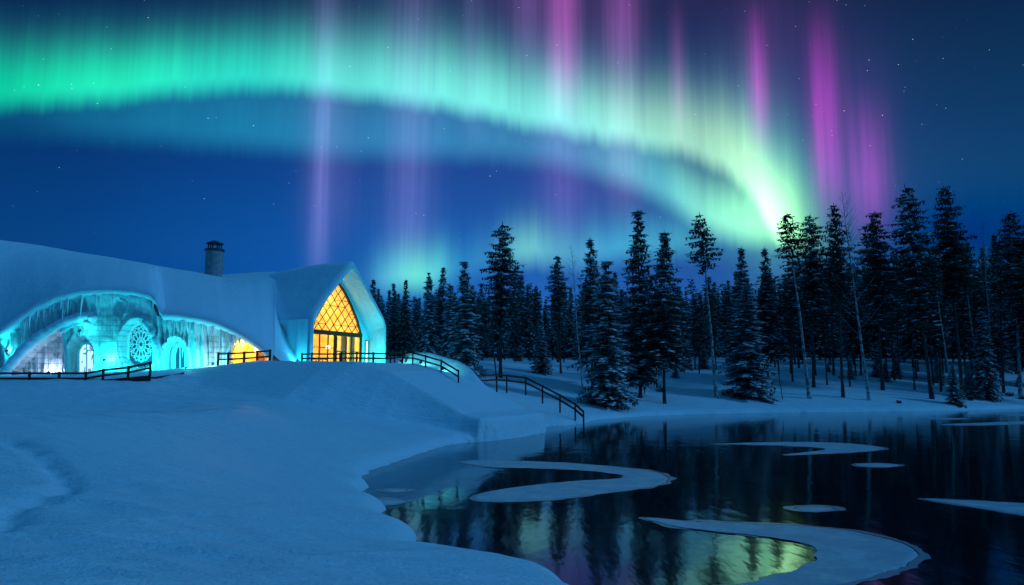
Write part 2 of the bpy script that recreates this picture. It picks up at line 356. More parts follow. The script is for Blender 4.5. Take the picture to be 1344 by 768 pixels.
# ------------------------------------------------------------------ ice floes on the pond
def ice_nodes(q, bs, oc):
    n = q.noise(oc, 1.1, 5, .6); n2 = q.noise(oc, 7, 4, .6)
    f = q.sstep(q.add(q.mul(n, .7), q.mul(n2, .3)), .40, .62)
    q.t.links.new(q.mix(f, (.34, .45, .52, 1), (.52, .60, .66, 1)), bs.inputs['Base Color'])
    b = q.new('ShaderNodeBump'); b.inputs['Distance'].default_value = .02; q.t.links.new(n2, b.inputs['Height']); q.t.links.new(b.outputs[0], bs.inputs['Normal'])
M['floe'] = mat('snowy_ice', (.5, .58, .64), .5, .3, build=ice_nodes)
def smooth_loop(pts, n=16):                                  # closed Catmull-Rom through the outline
    out = []; k = len(pts)
    for i in range(k):
        p0, p1, p2, p3 = (np.array(pts[(i + j) % k], float) for j in (-1, 0, 1, 2))
        for t in np.linspace(0, 1, n, endpoint=False):
            out.append(.5 * (2 * p1 + (p2 - p0) * t + (2 * p0 - 5 * p1 + 4 * p2 - p3) * t * t + (3 * p1 - p0 - 3 * p2 + p3) * t ** 3))
    return out
M['slush'] = mat('grey_slush', (.20, .28, .33), .35, .4)
def sgn_(l): return sum(l[i - 1].x * l[i].y - l[i].x * l[i - 1].y for i in range(len(l)))
def floe(outline, label, th=.022, rag=.05):
    pts = [onz(a, b) for a, b in smooth_loop(outline)]
    c = sum(pts, Vector()) / len(pts); top, low = [], []
    for i, p in enumerate(pts):
        v = mnoise.noise_vector(p * 1.7); v2 = mnoise.noise_vector(p * 6.5); p = p + Vector((v.x + .5 * v2.x, v.y * 1.6 + .8 * v2.y, 0)) * rag
        inn = (c - p).normalized() * .16
        low.append(Vector((p.x, p.y, -.02)) - c); top.append(Vector((p.x + inn.x, p.y + inn.y, th)) - c)
    b = MB(); b.grid([low, top], True); b.face(top)
    o = b.build('ice_floe', M['floe']); o.location = (c.x, c.y, 0)
    tag(o, label, 'ice floe', 'ice floes on the pond')
    inner, outer, k_ = [], [], len(low)
    for i, p in enumerate(low):                              # grey slush fringe
        t = (low[(i + 1) % k_] - low[i - 1]); nrm = Vector((t.y, -t.x, 0)).normalized()
        if sgn_(low) < 0: nrm = -nrm
        wd = .07 + .20 * max(0, mnoise.noise((p + c) * 1.1) + .3) + .05 * mnoise.noise((p + c) * 5)
        inner.append(Vector((p.x, p.y, .009)) - nrm * .05); outer.append(Vector((p.x, p.y, .006)) + nrm * max(.03, wd))
    b = MB(); b.grid([inner, outer], True); b.build('slush_fringe', M['slush'], o)
floe([(607, 607), (630, 604.5), (700, 606), (760, 609), (820, 614), (860, 619), (873, 623), (880, 631), (850, 640), (790, 648), (720, 656), (660, 659), (630, 657.5), (622, 653), (650, 645), (700, 638), (760, 632.5), (805, 630), (826, 627), (815, 623), (770, 618), (700, 615), (640, 613.5)], 'long hairpin-shaped ice floe with a broad lens-like lower arm')
floe([(938, 583), (1000, 581), (1060, 580.5), (1110, 582), (1150, 586), (1163, 589), (1140, 592.5), (1090, 595.5), (1032, 597.5), (1060, 594), (1085, 591), (1075, 588), (1030, 585.5), (980, 584)], 'thin hooked ice floe pointing left near the far shore of the pond')
floe([(1120, 610), (1145, 608), (1170, 609), (1183, 611), (1165, 613.5), (1135, 613)], 'small lens of ice just below the right tip of the thin hooked floe')
floe([(1039, 667), (1060, 664.5), (1085, 665), (1098, 668), (1080, 671), (1052, 671)], 'small oval ice floe floating alone above the big curved ice hook')
floe([(843, 680), (900, 684), (980, 687), (1060, 691), (1130, 699), (1185, 712), (1210, 727), (1195, 744), (1150, 758), (1080, 772), (1000, 786), (900, 800), (850, 800), (900, 783), (980, 768), (1030, 757), (1070, 744), (1084, 728), (1070, 716), (1020, 706), (950, 698), (890, 692)], 'largest ice floe, a broad curving hook nearest the camera', rag=.07)
floe([(1208, 655), (1260, 657), (1344, 661), (1420, 666), (1440, 676), (1400, 681), (1344, 677), (1290, 668), (1240, 660)], 'pointed ice sheet running out of the frame at the right edge', rag=.05)
floe([(1208, 549.5), (1240, 548.6), (1275, 549.5), (1245, 551)], 'shortest sliver of ice under the far right bank')
floe([(1234, 557.5), (1290, 555), (1344, 553), (1420, 552), (1420, 555), (1344, 557), (1280, 558.5)], 'long pale ice sliver at the far right running out of the frame')
floe([(1318, 545.5), (1344, 543.6), (1380, 543), (1380, 545), (1344, 545.8)], 'ice sliver touching the frame edge closest to the far right shore')
floe([(498, 643.5), (515, 641.5), (537, 643), (520, 646.5)], 'small dim ice lens close to the left shore, upper of two')
floe([(485, 659), (500, 655), (520, 654.5), (538, 657), (520, 662), (498, 663)], 'small pale ice floe touching the left shore notch, lower of two')

# ------------------------------------------------------------------ ice lodge
FD = 55.0
lodge = empty('ice_lodge', (-20, 60, 4))
tag(lodge, 'snow-roofed ice lodge with cyan-lit carved arches and a glowing pointed gable window', 'building')
bpy.context.view_layer.update()
LO = Vector(lodge.location)
def part(mb, name, mats, parent=None, smooth=False):        # world-space geometry -> part of the lodge
    mb.v = [tuple(Vector(p) - LO) for p in mb.v]
    o = mb.build(name, mats, parent or lodge, smooth)
    return o
def ice_wall_nodes(q, bs, oc):
    sp = q.new('ShaderNodeSeparateXYZ'); q.t.links.new(oc, sp.inputs[0])
    cb = q.new('ShaderNodeCombineXYZ'); q.t.links.new(sp.outputs[0], cb.inputs[0]); q.t.links.new(sp.outputs[2], cb.inputs[1])
    br = q.new('ShaderNodeTexBrick'); br.inputs['Scale'].default_value = 1; br.inputs['Brick Width'].default_value = .95; br.inputs['Row Height'].default_value = .38; br.inputs['Mortar Size'].default_value = .03; br.inputs['Mortar Smooth'].default_value = .6
    br.inputs['Color1'].default_value = (.62, .62, .62, 1); br.inputs['Color2'].default_value = (1, 1, 1, 1); br.inputs['Mortar'].default_value = (.5, .5, .5, 1)
    q.t.links.new(cb.outputs[0], br.inputs['Vector'])
    at_ = q.new('ShaderNodeAttribute', attribute_name='brick')
    bw = q.new('ShaderNodeRGBToBW'); q.t.links.new(br.outputs['Color'], bw.inputs[0])
    k = q.mul(at_.outputs['Fac'], 1.0)
    mpv = q.new('ShaderNodeMapping'); mpv.inputs['Scale'].default_value = (2.4, 2.4, .16); q.t.links.new(oc, mpv.inputs[0])
    nv = q.noise(mpv.outputs[0], 1.6, 4, .65)
    n = q.add(q.mul(q.noise(oc, 1.5, 5, .65), .45), q.mul(nv, .55)); n2 = q.noise(oc, 9, 4, .6)
    shade = q.add(q.sub(1.0, k), q.mul(k, bw.outputs[0]))
    col = q.mix(q.sstep(n, .40, .60), (.52, .78, .82, 1), (.82, .94, .96, 1))
    q.t.links.new(q.vscale(col, shade), bs.inputs['Base Color'])
    h = q.add(q.mul(n, .10), q.mul(n2, .03)); h = q.add(h, q.mul(k, q.mul(br.outputs['Fac'], -.05)))
    b = q.new('ShaderNodeBump'); b.inputs['Distance'].default_value = 1; q.t.links.new(h, b.inputs['Height']); q.t.links.new(b.outputs[0], bs.inputs['Normal'])
M['ice'] = mat('carved_ice', (.6, .8, .86), .28, .5, build=ice_wall_nodes)
M['clear_ice'] = mat('frosted_ice', (.40, .80, .86), .25, .5, bump=[(3, .05), (12, .015)])
M['icicle'] = mat('icicle_ice', (.80, .94, .97), .2, .5)
M['warm_wall'] = mat('warm_plaster', (.85, .62, .24), .8, .1, vary=(1.5, (.72, .44, .13), .25))
M['floor'] = mat('plank_floor', (.35, .2, .1), .6, .2)
M['curtain'] = mat('linen_curtain', (.70, .50, .30), .9, .05)
def glass_nodes(q, bs, oc):
    t = q.t; out = t.nodes['Material Output']
    tr = q.new('ShaderNodeBsdfTransparent'); gl = q.new('ShaderNodeBsdfGlossy'); gl.inputs['Roughness'].default_value = .05
    tr.inputs[0].default_value = (.98, .93, .85, 1)
    mx = q.new('ShaderNodeMixShader'); mx.inputs[0].default_value = .06
    t.links.new(tr.outputs[0], mx.inputs[1]); t.links.new(gl.outputs[0], mx.inputs[2]); t.links.new(mx.outputs[0], out.inputs[0])
M['glass'] = mat('window_glass', (1, 1, 1), .05, build=glass_nodes)
M['lit_white'] = emis('lit_ice_pane', (.72, .93, 1.0), .75)
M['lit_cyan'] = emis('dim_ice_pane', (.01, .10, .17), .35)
M['glow_ice'] = emis('self_glow_ice', (.10, .70, .76), .34)  # glow put into the frame and tracery ice itself, no lamp behind it
M['lamp_lens'] = emis('lamp_lens', (.45, 1.0, .95), 6)
M['warm_lens'] = emis('warm_lens', (1, .75, .35), 5)

def itp(x, pts): return float(np.interp(x, [p[0] for p in pts], [p[1] for p in pts]))
EAVE = [(-120, 475), (-60, 462), (-20, 446), (0, 434), (20, 420), (45, 403), (75, 389), (105, 382), (140, 380), (175, 382), (195, 387), (204, 394), (208, 406), (213, 413), (235, 414), (262, 418), (285, 424), (305, 433), (325, 444), (342, 456), (358, 472)]
RIDGE = [(-120, 296, 59), (0, 314, 62), (110, 332, 64.5), (200, 347, 66.5), (292, 361, 69), (330, 358, 69), (365, 356, 68)]
HOOD = [(10, 492), (22, 476), (40, 456), (60, 441), (82, 428), (105, 419), (128, 415)]
DOORWAY = [(304, 483), (305, 464), (310, 450), (318, 441), (326, 437), (334, 440), (343, 449), (351, 462), (354, 483)]
def inpoly(x, y, pl):
    c = False
    for i in range(len(pl)):
        (ax, ay), (bx, by) = pl[i], pl[i - 1]
        if (ay > y) != (by > y) and x < (bx - ax) * (y - ay) / (by - ay) + ax: c = not c
    return c
def s1(x, a, b): t = min(1, max(0, (x - a) / (b - a))); return t * t * (3 - 2 * t)
def ell(x, y, cx, cy, rx, ry): return math.hypot((x - cx) / rx, (y - cy) / ry)
def relief(x, y):                                           # metres the carved wall stands out towards the pond; second value: brick mask
    folds = .5 + .5 * math.sin(x * .78 + 1.1 * math.sin(x * .23) + .3 * mnoise.noise((x * .05, y * .01, 2)))
    folds = folds ** 1.5 + .22 * (.5 + .5 * math.sin(x * 3.1 + 1.5 * math.sin(x * .7))) ** 2 + .35 * (.5 + .5 * math.sin(x * 1.9 + 2 * math.sin(x * .31)))
    tower = s1(x, 112, 124) * (1 - s1(x, 198, 210))
    r = .55 * tower
    top = itp(x, EAVE); under = 1 - s1(y, top + 25, top + 75)
    r += .38 * folds * (1 - tower * .85) * (.45 + .55 * under)
    r += .35 * s1(top + 26 - y, 0, 20)                       # swells under the eave
    br = .75 * tower * s1(y, 400, 430)
    if x < 132:
        hy = itp(x, HOOD); a = s1(y, hy - 2, hy + 5) * (1 - s1(x, 84, 92)) * s1(x, 8, 12)
        r -= .9 * a; r -= .25 * a * 0; r = r * (1 - .0 * a)
        if a > .5: r -= .30 * folds
        br = max(br, a)
    for cx, cy, rx, ry, dp in ((110, 472, 21, 30, .70), (187, 455, 24, 34, .75), (234, 474, 17, 30, .65), (-6, 478, 22, 36, 1.1)):
        e = ell(x, y, cx, cy, rx, ry); r -= dp * (1 - s1(e, .72, 1.0)) ; r += .30 * math.exp(-((e - 1.08) / .1) ** 2)
    e = ell(x, y, 164, 405, 12, 13); r -= .4 * (1 - s1(e, .6, 1.0))
    w_ = s1(x, 268, 276) * (1 - s1(x, 306, 312)); br = max(br, w_ * s1(y, 432, 440)); r -= .3 * w_
    r += .05 * mnoise.noise((x * .12, y * .12, 5))
    return r, br
ic = MB(); cols = np.arange(-110, 359, 1.0); rows_ = []; bmask = []
NT = 110; GPX = []
for t in np.linspace(0, 1, NT):
    row = []
    for x in cols:
        y0, y1 = 512.0, itp(x, EAVE) + 3
        y = y0 + (y1 - y0) * t; r, br = relief(x, y); p = at(x, y, FD); p.y -= r; row.append(p); bmask.append(br); GPX.append((x, y))
    rows_.append(row)
W_ = len(cols)
def hole(i, j):
    a, b = GPX[i * W_ + j]; return inpoly(a + .5, b, DOORWAY)
ic.grid(rows_, skip=hole)
wo_ = part(ic, 'carved_ice_wall', M['ice'], smooth=True)
atr = wo_.data.attributes.new('brick', 'FLOAT', 'POINT'); atr.data.foreach_set('value', bmask)

def fpt(x, y, out=0.0): p = at(x, y, FD); p.y -= out; return p
def ftube(pts, r, out, name, m_, sides=10, sub=8):
    pts = np.array(pts, float); k = np.linspace(0, len(pts) - 1, (len(pts) - 1) * sub + 1)
    xs_, ys_ = np.interp(k, range(len(pts)), pts[:, 0]), np.interp(k, range(len(pts)), pts[:, 1])
    for _ in range(sub): # relax the corners
        xs_[1:-1] = (xs_[:-2] + 2 * xs_[1:-1] + xs_[2:]) / 4; ys_[1:-1] = (ys_[:-2] + 2 * ys_[1:-1] + ys_[2:]) / 4
    rr = [r * (.9 + .25 * mnoise.noise((a * .15, b * .15, 1))) for a, b in zip(xs_, ys_)]
    b = MB(); b.tube([fpt(a, c, out) for a, c in zip(xs_, ys_)], rr, sides); return part(b, name, m_, smooth=True)
ftube([(8, 497)] + HOOD[1:] + [(126, 425), (118, 427)], .42, .55, 'snow_hood', M['roof_snow'])
ftube([(86, 436), (100, 428), (118, 424)], .20, .55, 'icicle_band', M['clear_ice'])
ftube([(194, 422), (204, 434), (211, 452), (216, 475), (218, 500)], .34, .55, 'ice_pilaster', M['clear_ice'])
ftube([(89, 500), (90, 470), (86, 436)], .22, .1, 'ice_pilaster', M['clear_ice'])
ftube([(165, 394), (171, 396), (175, 403), (174, 410), (169, 416)], .13, .75, 'crescent_ornament', M['clear_ice'], sub=6)
ftube([(301, 490), (302, 464), (307, 449), (317, 439), (326, 435)], .24, .25, 'doorway_surround', M['clear_ice'])
ftube([(-28, 500), (-22, 470), (-12, 450), (-2, 444), (8, 452), (12, 470), (13, 500)], .2, .3, 'arch_surround', M['clear_ice'])

ri = random.Random(8)
for k in range(84):                                          # icicles under the eaves
    x = ri.uniform(14, 200) if k < 50 else ri.uniform(214, 320)
    e_ = at(x, itp(x, EAVE), FD - .95); L = ri.uniform(.35, 1.2) * (.7 + .9 * ri.random())
    b = MB(); z0 = e_.z - .30; y0 = e_.y + ri.uniform(.0, .35); b.tube([(e_.x, y0, z0), (e_.x + ri.uniform(-.02, .02), y0, z0 - L * .5), (e_.x + ri.uniform(-.03, .03), y0, z0 - L)], [.075, .05, .008], 6)
    part(b, 'icicle', M['icicle'], smooth=True)
def ogive(cx, base, hw, spring, apex, n=12):                # pointed arch outline in facade pixels
    L = [(cx - hw, base), (cx - hw, spring)]; Rr = []
    for k in range(1, n + 1):
        t = k / n; yy = spring + (apex - spring) * t; xx = hw * math.sqrt(max(0, 1 - t ** 1.7)); L.append((cx - xx, yy)); Rr.append((cx + xx, yy))
    return L + Rr[:-1][::-1] + [(cx + hw, spring), (cx + hw, base)]
def lit_window(cx, base, hw, spring, apex, pane, out, rim, bars, rough=.0):
    o = ogive(cx, base, hw, spring, apex)
    b = MB(); front = [fpt(a, c, out) for a, c in o]; back = [p + Vector((0, .12, 0)) for p in front]
    b.face(front); b.grid([front, back], True)
    pn = part(b, 'arched_window', pane)
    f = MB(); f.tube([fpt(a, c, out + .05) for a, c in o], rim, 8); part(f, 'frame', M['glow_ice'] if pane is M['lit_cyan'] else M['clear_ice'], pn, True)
    t = MB()
    for pl in bars: t.tube([fpt(a, c, out + .06) for a, c in pl], .045, 6)
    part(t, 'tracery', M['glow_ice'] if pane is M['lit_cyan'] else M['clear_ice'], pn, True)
    return pn
rnd = random.Random(3)
def web(cx, base, hw, apex):
    out = []
    for k in range(11):
        x0 = cx + rnd.uniform(-hw, hw); y0 = rnd.uniform(apex + 8, base); out.append([(x0, y0), (x0 + rnd.uniform(-5, 5), y0 + rnd.uniform(-9, 9))])
    return out
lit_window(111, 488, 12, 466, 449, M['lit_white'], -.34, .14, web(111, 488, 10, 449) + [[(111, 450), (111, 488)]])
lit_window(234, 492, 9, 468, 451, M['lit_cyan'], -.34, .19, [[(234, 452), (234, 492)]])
spokes = []
for k in range(14):
    a = 2 * math.pi * k / 14; L = 1.0
    pt = [(186 + 17 * t * math.cos(a), 452 + 25 * t * math.sin(a)) for t in (0.12, .5, .93)]; spokes.append(pt)
    for t in (.55, .75):
        for sgn in (-1, 1):
            spokes.append([(186 + 17 * t * math.cos(a), 452 + 25 * t * math.sin(a)), (186 + 17 * (t + .2) * math.cos(a + sgn * .2), 452 + 25 * (t + .2) * math.sin(a + sgn * .2))])
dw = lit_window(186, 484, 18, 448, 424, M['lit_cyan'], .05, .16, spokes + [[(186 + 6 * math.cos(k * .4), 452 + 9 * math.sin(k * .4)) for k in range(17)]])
dw['label'] = 'window with a snowflake of ice tracery'

# doorway alcove, warm
def quad_room(corner, ax, ay, az_, flip=False):
    b = MB(); c = Vector(corner); X1, Y1, Z1 = Vector(ax), Vector(ay), Vector(az_)
    b.face([c + Y1, c + X1 + Y1, c + X1 + Y1 + Z1, c + Y1 + Z1]); b.face([c, c + Y1, c + Y1 + Z1, c + Z1]); b.face([c + X1, c + X1 + Z1, c + X1 + Y1 + Z1, c + X1 + Y1])
    b.face([c + Z1, c + Y1 + Z1, c + X1 + Y1 + Z1, c + X1 + Z1]); fl = MB(); fl.face([c, c + X1, c + X1 + Y1, c + Y1]); return b, fl
b = MB(); dfront = [at(x, y, FD + .45) for x, y in DOORWAY]; dback = [p + Vector((0, 2.9, 0)) for p in dfront]
b.grid([dfront, dback]); b.face(dback); alc = part(b, 'entrance_alcove', M['warm_wall'])
fl = MB(); fl.face([dfront[0], dfront[-1], dback[-1], dback[0]]); part(fl, 'alcove_floor', M['floor'], alc)
d = MB(); p = at(330, 480, FD + 3.2)
d.beam((p.x + .35, FD + 3.25, p.z + .7), (p.x + .95, FD + 3.25, p.z + .7), .08, 1.5); dd = part(d, 'inner_door', M['frame'], alc)
d = MB(); q0 = at(337, 458, FD + 2.2); d.tube([q0 + Vector((0, 0, k)) for k in (-.3, -.25, .2, .3)], [.1, .2, .2, .06], 10); part(d, 'lantern', M['warm_lens'], alc)
def lamp(name, loc, col, power, rad=.12, parent=None, kind='POINT', **kw):
    l = bpy.data.lights.new(name, kind); l.energy = power; l.color = col
    if kind != 'AREA': l.shadow_soft_size = rad
    for k, v in kw.items(): setattr(l, k, v)
    o = bpy.data.objects.new(name, l); C.objects.link(o); o.location = loc
    return o
lamp('alcove_lamp', at(326, 450, FD + 1.6), (1, .50, .12), 400)

# left wing roof: snow shell from the curling eave over the ridge to the back
rf = MB(); cols = np.concatenate([np.arange(-120, 195, 5.0), np.arange(195, 216, 1.0), np.arange(216, 366, 3.0)]); prof = []
for x in cols:
    ey = itp(min(x, 358), EAVE); e = at(min(x, 358), ey, FD - 1.15); r = at(x, itp(x, [(a, b) for a, b, c in RIDGE]), itp(x, [(a, c) for a, b, c in RIDGE]))
    col = []
    wv = .05 * mnoise.noise((x * .07, 1, 1)) + .03 * math.sin(x * .9)
    for (dy, dz) in ((1.3, -.55), (.75, -.42 + wv), (.25, -.34 + wv), (.02, -.14), (0, .1), (.12, .34), (.45, .58)): col.append(Vector((e.x, e.y + dy, e.z + dz)))
    s0 = col[-1]
    for t in np.linspace(0, 1, 26)[1:]:
        p = s0.lerp(r, t); bul = 1.1 * math.sin(math.pi * t) ** .8 * (1 - .35 * t)
        p.z += bul * .55; p.y -= bul * .35
        p.z += .12 * mnoise.noise((p.x * .25, p.y * .25, 4))
        col.append(p)
    r = col[-1]
    for t in np.linspace(0, 1, 10)[1:]:
        col.append(Vector((r.x - 1.5 * t, r.y + 11 * t, r.z - .25 * t - (r.z - 5.0) * t ** 1.6)))
    prof.append(col)
rf.grid([[prof[i][j] for i in range(len(prof))] for j in range(len(prof[0]))])
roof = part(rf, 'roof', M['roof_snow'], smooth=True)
# snow sweep closing the wing beside the gable hall
SWEEP = True
# chimney
ch = MB(); cb_ = at(280, 366, 67.0); ct_ = at(280, 330, 67.0); cr = .78
ch.tube([(cb_.x, cb_.y, z) for z in (cb_.z - 1.5, cb_.z, ct_.z - .1, ct_.z)], [cr, cr * .98, cr * .95, cr * .95], 24)
chim = part(ch, 'chimney', M['stone'], roof, True)
for p in chim.data.polygons: p.use_smooth = len(p.vertices) == 4
cc = MB(); cc.tube([(cb_.x, cb_.y, ct_.z + k) for k in (0, .02, .18, .20)], [.80, .86, .86, .80], 24)
for k in range(6):
    a = k * math.pi / 3 + .2; cc.beam((cb_.x + .55 * math.cos(a), cb_.y + .55 * math.sin(a), ct_.z + .2), (cb_.x + .55 * math.cos(a), cb_.y + .55 * math.sin(a), ct_.z + .62), .09, .09)
cc.tube([(cb_.x, cb_.y, ct_.z + k) for k in (.62, .66, .74, .95)], [.66, .76, .74, .2], 24)
part(cc, 'chimney_cap', M['metal'], chim)

# gable hall
GN = Vector((.88, -.475, 0)).normalized(); GW = Vector((-GN.y, GN.x, 0)); GC = Vector((-14.45, 63.25, 0))
def gp(wd, z, f=0.0): return GC + GW * wd + GN * f + Vector((0, 0, z))
def resample(pl, n):
    pl = [np.array(p, float) for p in pl]; L = [0]
    for a, b in zip(pl[:-1], pl[1:]): L.append(L[-1] + np.linalg.norm(b - a))
    t = np.linspace(0, L[-1], n); return list(zip(np.interp(t, L, [p[0] for p in pl]), np.interp(t, L, [p[1] for p in pl])))
def half(pl, n=22):                                         # right half bottom->apex, mirrored to a full profile
    r = resample(pl, n); return [(-a, b) for a, b in r] + r[:-1][::-1]
OUT_ = half([(4.62, 3.4), (4.62, 8.2), (4.57, 8.55), (4.33, 8.98), (3.3, 10.1), (1.6, 11.86), (.4, 13.12), (0, 13.4)])
RING = half([(4.40, 3.4), (4.40, 8.0), (4.34, 8.3), (4.12, 8.7), (3.1, 9.8), (1.45, 11.5), (.25, 12.7), (0, 12.85)])
CHAM = half([(4.08, 3.4), (4.08, 7.6), (4.0, 7.95), (3.8, 8.35), (2.8, 9.5), (1.25, 11.15), (.2, 12.2), (0, 12.35)])
INN = half([(4.0, 3.4), (4.0, 7.4), (3.92, 7.75), (3.7, 8.15), (2.7, 9.3), (1.15, 11.0), (.15, 11.95), (0, 12.05)])
WIN = half([(3.1, 3.4), (3.1, 7.2), (2.95, 7.8), (2.5, 8.75), (1.6, 10.05), (.7, 11.1), (.1, 11.6), (0, 11.65)])
BACK = 19.0
gb = MB()
def loop(pf, f, jit=0): return [gp(a, b, f) for a, b in pf]
rws = []
for k in range(14):
    f = 1.35 - (BACK + 1.35) * (k / 13) ** 1.4
    row = []
    for a, b in OUT_:
        p = gp(a, b, f); sag = .9 * s1(-f, 2, 14) * (b - 3.4) / 10; p.z -= sag; p.z += .10 * mnoise.noise((p.x * .3, p.y * .3, p.z * .3)) * (1 if k else .4); row.append(p)
    rws.append(row)
edge_ = [p + GN * .10 + Vector((0, 0, -.10)) for p in loop(half([(4.55, 3.4), (4.55, 8.15), (4.50, 8.5), (4.26, 8.9), (3.24, 10.02), (1.55, 11.76), (.36, 13.02), (0, 13.3)]), 1.35)]
gb.grid([edge_] + rws)
hall_roof = part(gb, 'roof', M['roof_snow'], smooth=True); 
sdw = MB()
for sg in (-1,):
    sdw.grid([[gp(sg * (4.70 + .14 * (.5 + .5 * math.sin(f * 4.3 + 1.5 * math.sin(f * 1.1))) + .25 * (1 - (z - 3.4) / 4.2) ** 2), z, f) for f in np.linspace(1.2, -9, 90)] for z in (3.4, 4.2, 5.2, 6.2, 7.2, 7.9, 8.25)])
part(sdw, 'draped_side_wall', M['clear_ice'], smooth=True)
hall_roof['label'] = 'steep snow roof of the gable hall'
gb = MB(); gb.grid([edge_, loop(RING, 1.42), loop(CHAM, .62), loop(INN, .1), loop(INN, 0)]); part(gb, 'gable_reveal', M['clear_ice'])
gb = MB()
sl_ = (3.5, 3.86, 4.6, 7.05)                                # narrow side light
gb.grid([loop(INN, .0), loop([(a * .5 + c * .5, b * .5 + d_ * .5) for (a, b), (c, d_) in zip(INN, WIN)], .02), loop(WIN, .0), loop(WIN, -.3)])
gw = part(gb, 'gable_wall', M['clear_ice'])
# snow drift closing the wing against the hall's side wall
last = prof[-1][5:32]
bnd = [(-4.9, 4.5, 1.0), (-4.9, 5.4, .1), (-4.9, 6.2, -.5), (-4.88, 7.4, -1.27), (-4.8, 8.2, -2.0), (-4.5, 8.75, -2.9), (-3.6, 9.5, -3.8), (-2.2, 10.7, -4.8), (-.6, 12.0, -6.2)]
bl = [gp(a, b, c) for a, b, c in bnd]; kk = np.linspace(0, len(bl) - 1, len(last)); arr = np.array([tuple(p) for p in bl])
bl = [Vector([np.interp(k, range(len(arr)), arr[:, c]) for c in range(3)]) for k in kk]
sw = MB(); rowsw = []
for k in range(15):
    t = k / 14; row = []
    for i, (p, q) in enumerate(zip(last, bl)):
        pp = p.lerp(q, t); sv = i / (len(last) - 1); pp.z -= .35 * math.sin(math.pi * t) * (1 - sv); pp.z += .08 * mnoise.noise(pp * .5) * math.sin(math.pi * t); row.append(pp)
    rowsw.append(row)
sw.grid(rowsw); part(sw, 'roof', M['roof_snow'], smooth=True)['label'] = 'steep snow drift sweeping down beside the gable hall'
# hall window: glass, lintel, door leaves, twig tracery
pan = MB(); pts = loop(WIN, -.22); pan.face(pts)
win = part(pan, 'gable_window', M['glass'])
fm = MB(); fm.tube(loop([p for p in WIN if p[1] > 4.2], -.12), .13, 8); fm.beam(gp(-3.1, 7.42, -.1), gp(3.1, 7.42, -.1), .22, .36)
part(fm, 'window_frame', M['frame'], win)
def bar(name, p, q, w_, h_, par):
    b = MB(); b.beam(p, q, w_, h_); return part(b, name, M['frame'], par)
for wd, r_ in ((-2.05, .05), (-1.05, .05), (-.22, .10), (1.85, .05)): bar('mullion', gp(wd, 4.3, -.12), gp(wd, 7.25, -.12), r_ * 2, r_ * 2, win)
for z in (5.05, 6.2): bar('crossbar', gp(-3.05, z, -.16), gp(-.3, z, -.16), .06, .06, win)
bar('crossbar', gp(1.85, 6.0, -.16), gp(3.05, 6.0, -.16), .06, .06, win)
dr = MB()
for a, b_ in (((-.1, 4.3), (-.1, 7.2)), ((1.1, 4.3), (1.1, 7.2))): dr.beam(gp(a[0], a[1], -.05), gp(b_[0], b_[1], -.05), .1, .1)
dr.beam(gp(-.1, 5.95, -.05), gp(1.1, 5.95, -.05), .1, .12); dr.beam(gp(-.1, 4.55, -.05), gp(1.1, 4.55, -.05), .06, .4)
door = part(dr, 'glazed_door', M['frame'], win)
tw = MB(); nodes = []
rr_ = random.Random(12)
def winw(z): return itp(z, [(7.2, 3.0), (7.9, 2.9), (8.85, 2.5), (10.15, 1.65), (11.2, .72), (11.6, .12)])
def clipw(p, q):                                            # keep a bar inside the pointed opening
    for k in range(12):
        if abs(q[0]) <= winw(q[1]): break
        q = (p[0] + (q[0] - p[0]) * .88, p[1] + (q[1] - p[1]) * .88)
    return q
DX, DZ = .92, .52
for i in range(8):
    z = 7.6 + i * DZ
    for k in range(-5, 6):
        x = (k + .5 * (i % 2)) * DX
        if abs(x) > winw(z) + DX * .55 or z > 11.5: continue
        for sg in (-1, 1):
            a, b_ = (x, z), (x + sg * DX / 2 + rr_.uniform(-.05, .05), z + DZ)
            if abs(a[0]) > winw(z): a, b_ = b_, a
            if abs(a[0]) > winw(a[1]): continue
            b_ = clipw(a, b_); tw.beam(gp(*a, -.10), gp(*b_, -.10), .05, .05)
        if abs(x) < winw(z) and i and rr_.random() < .4: tw.beam(gp(x, z, -.13), gp(*clipw((x, z), (x + DX, z)), -.13), .045, .045)
part(tw, 'twig_tracery', M['frame'], win)
s = MB(); s.face([gp(sl_[0], 4.2, .05), gp(sl_[1], 4.2, .05), gp(sl_[1], 7.0, .05), gp(sl_[0], 7.0, .05)])
M['lit_warm'] = emis('lit_warm_pane', (1.0, .86, .52), .95)
sd = part(s, 'side_light', M['lit_warm']); f_ = MB()
for a, b_ in (((sl_[0], 4.2), (sl_[0], 7.0)), ((sl_[1], 4.2), (sl_[1], 7.0)), ((sl_[0], 7.0), (sl_[1], 7.0))): f_.beam(gp(*a, .06), gp(*b_, .06), .06, .06)
part(f_, 'frame', M['frame'], sd)
# hall interior
b = MB()
inner = loop(half([(3.9, 4.0), (3.9, 7.0), (2.9, 9.2), (1.2, 11.2), (0, 12.0)]), -.35); bk = [p - GN * 5.0 for p in inner]
b.grid([inner, bk]); b.face(bk)
rm = part(b, 'hall_room', M['warm_wall']); b = MB(); b.face([inner[0], inner[-1], bk[-1], bk[0]]); part(b, 'hall_floor', M['floor'], rm)
for wa, wb in ((1.2, 2.0), (2.3, 3.0), (-3.0, -2.6)):
    n = 16; cu = MB(); cu.grid([[gp(wa + (wb - wa) * k / n, z, -.75 + .07 * math.sin(k * 2.2)) for k in range(n + 1)] for z in (4.2, 7.3)]); part(cu, 'curtain', M['curtain'], rm)
fu = MB()
for wd in (-1.6, .2): 
    fu.beam(gp(wd, 5.35, -2.6), gp(wd + 1.0, 5.35, -2.6), .9, .08)
    for q in (.1, .9): fu.beam(gp(wd + q, 4.2, -2.6), gp(wd + q, 5.3, -2.6), .07, .07)
part(fu, 'dining_table', M['frame'], rm)
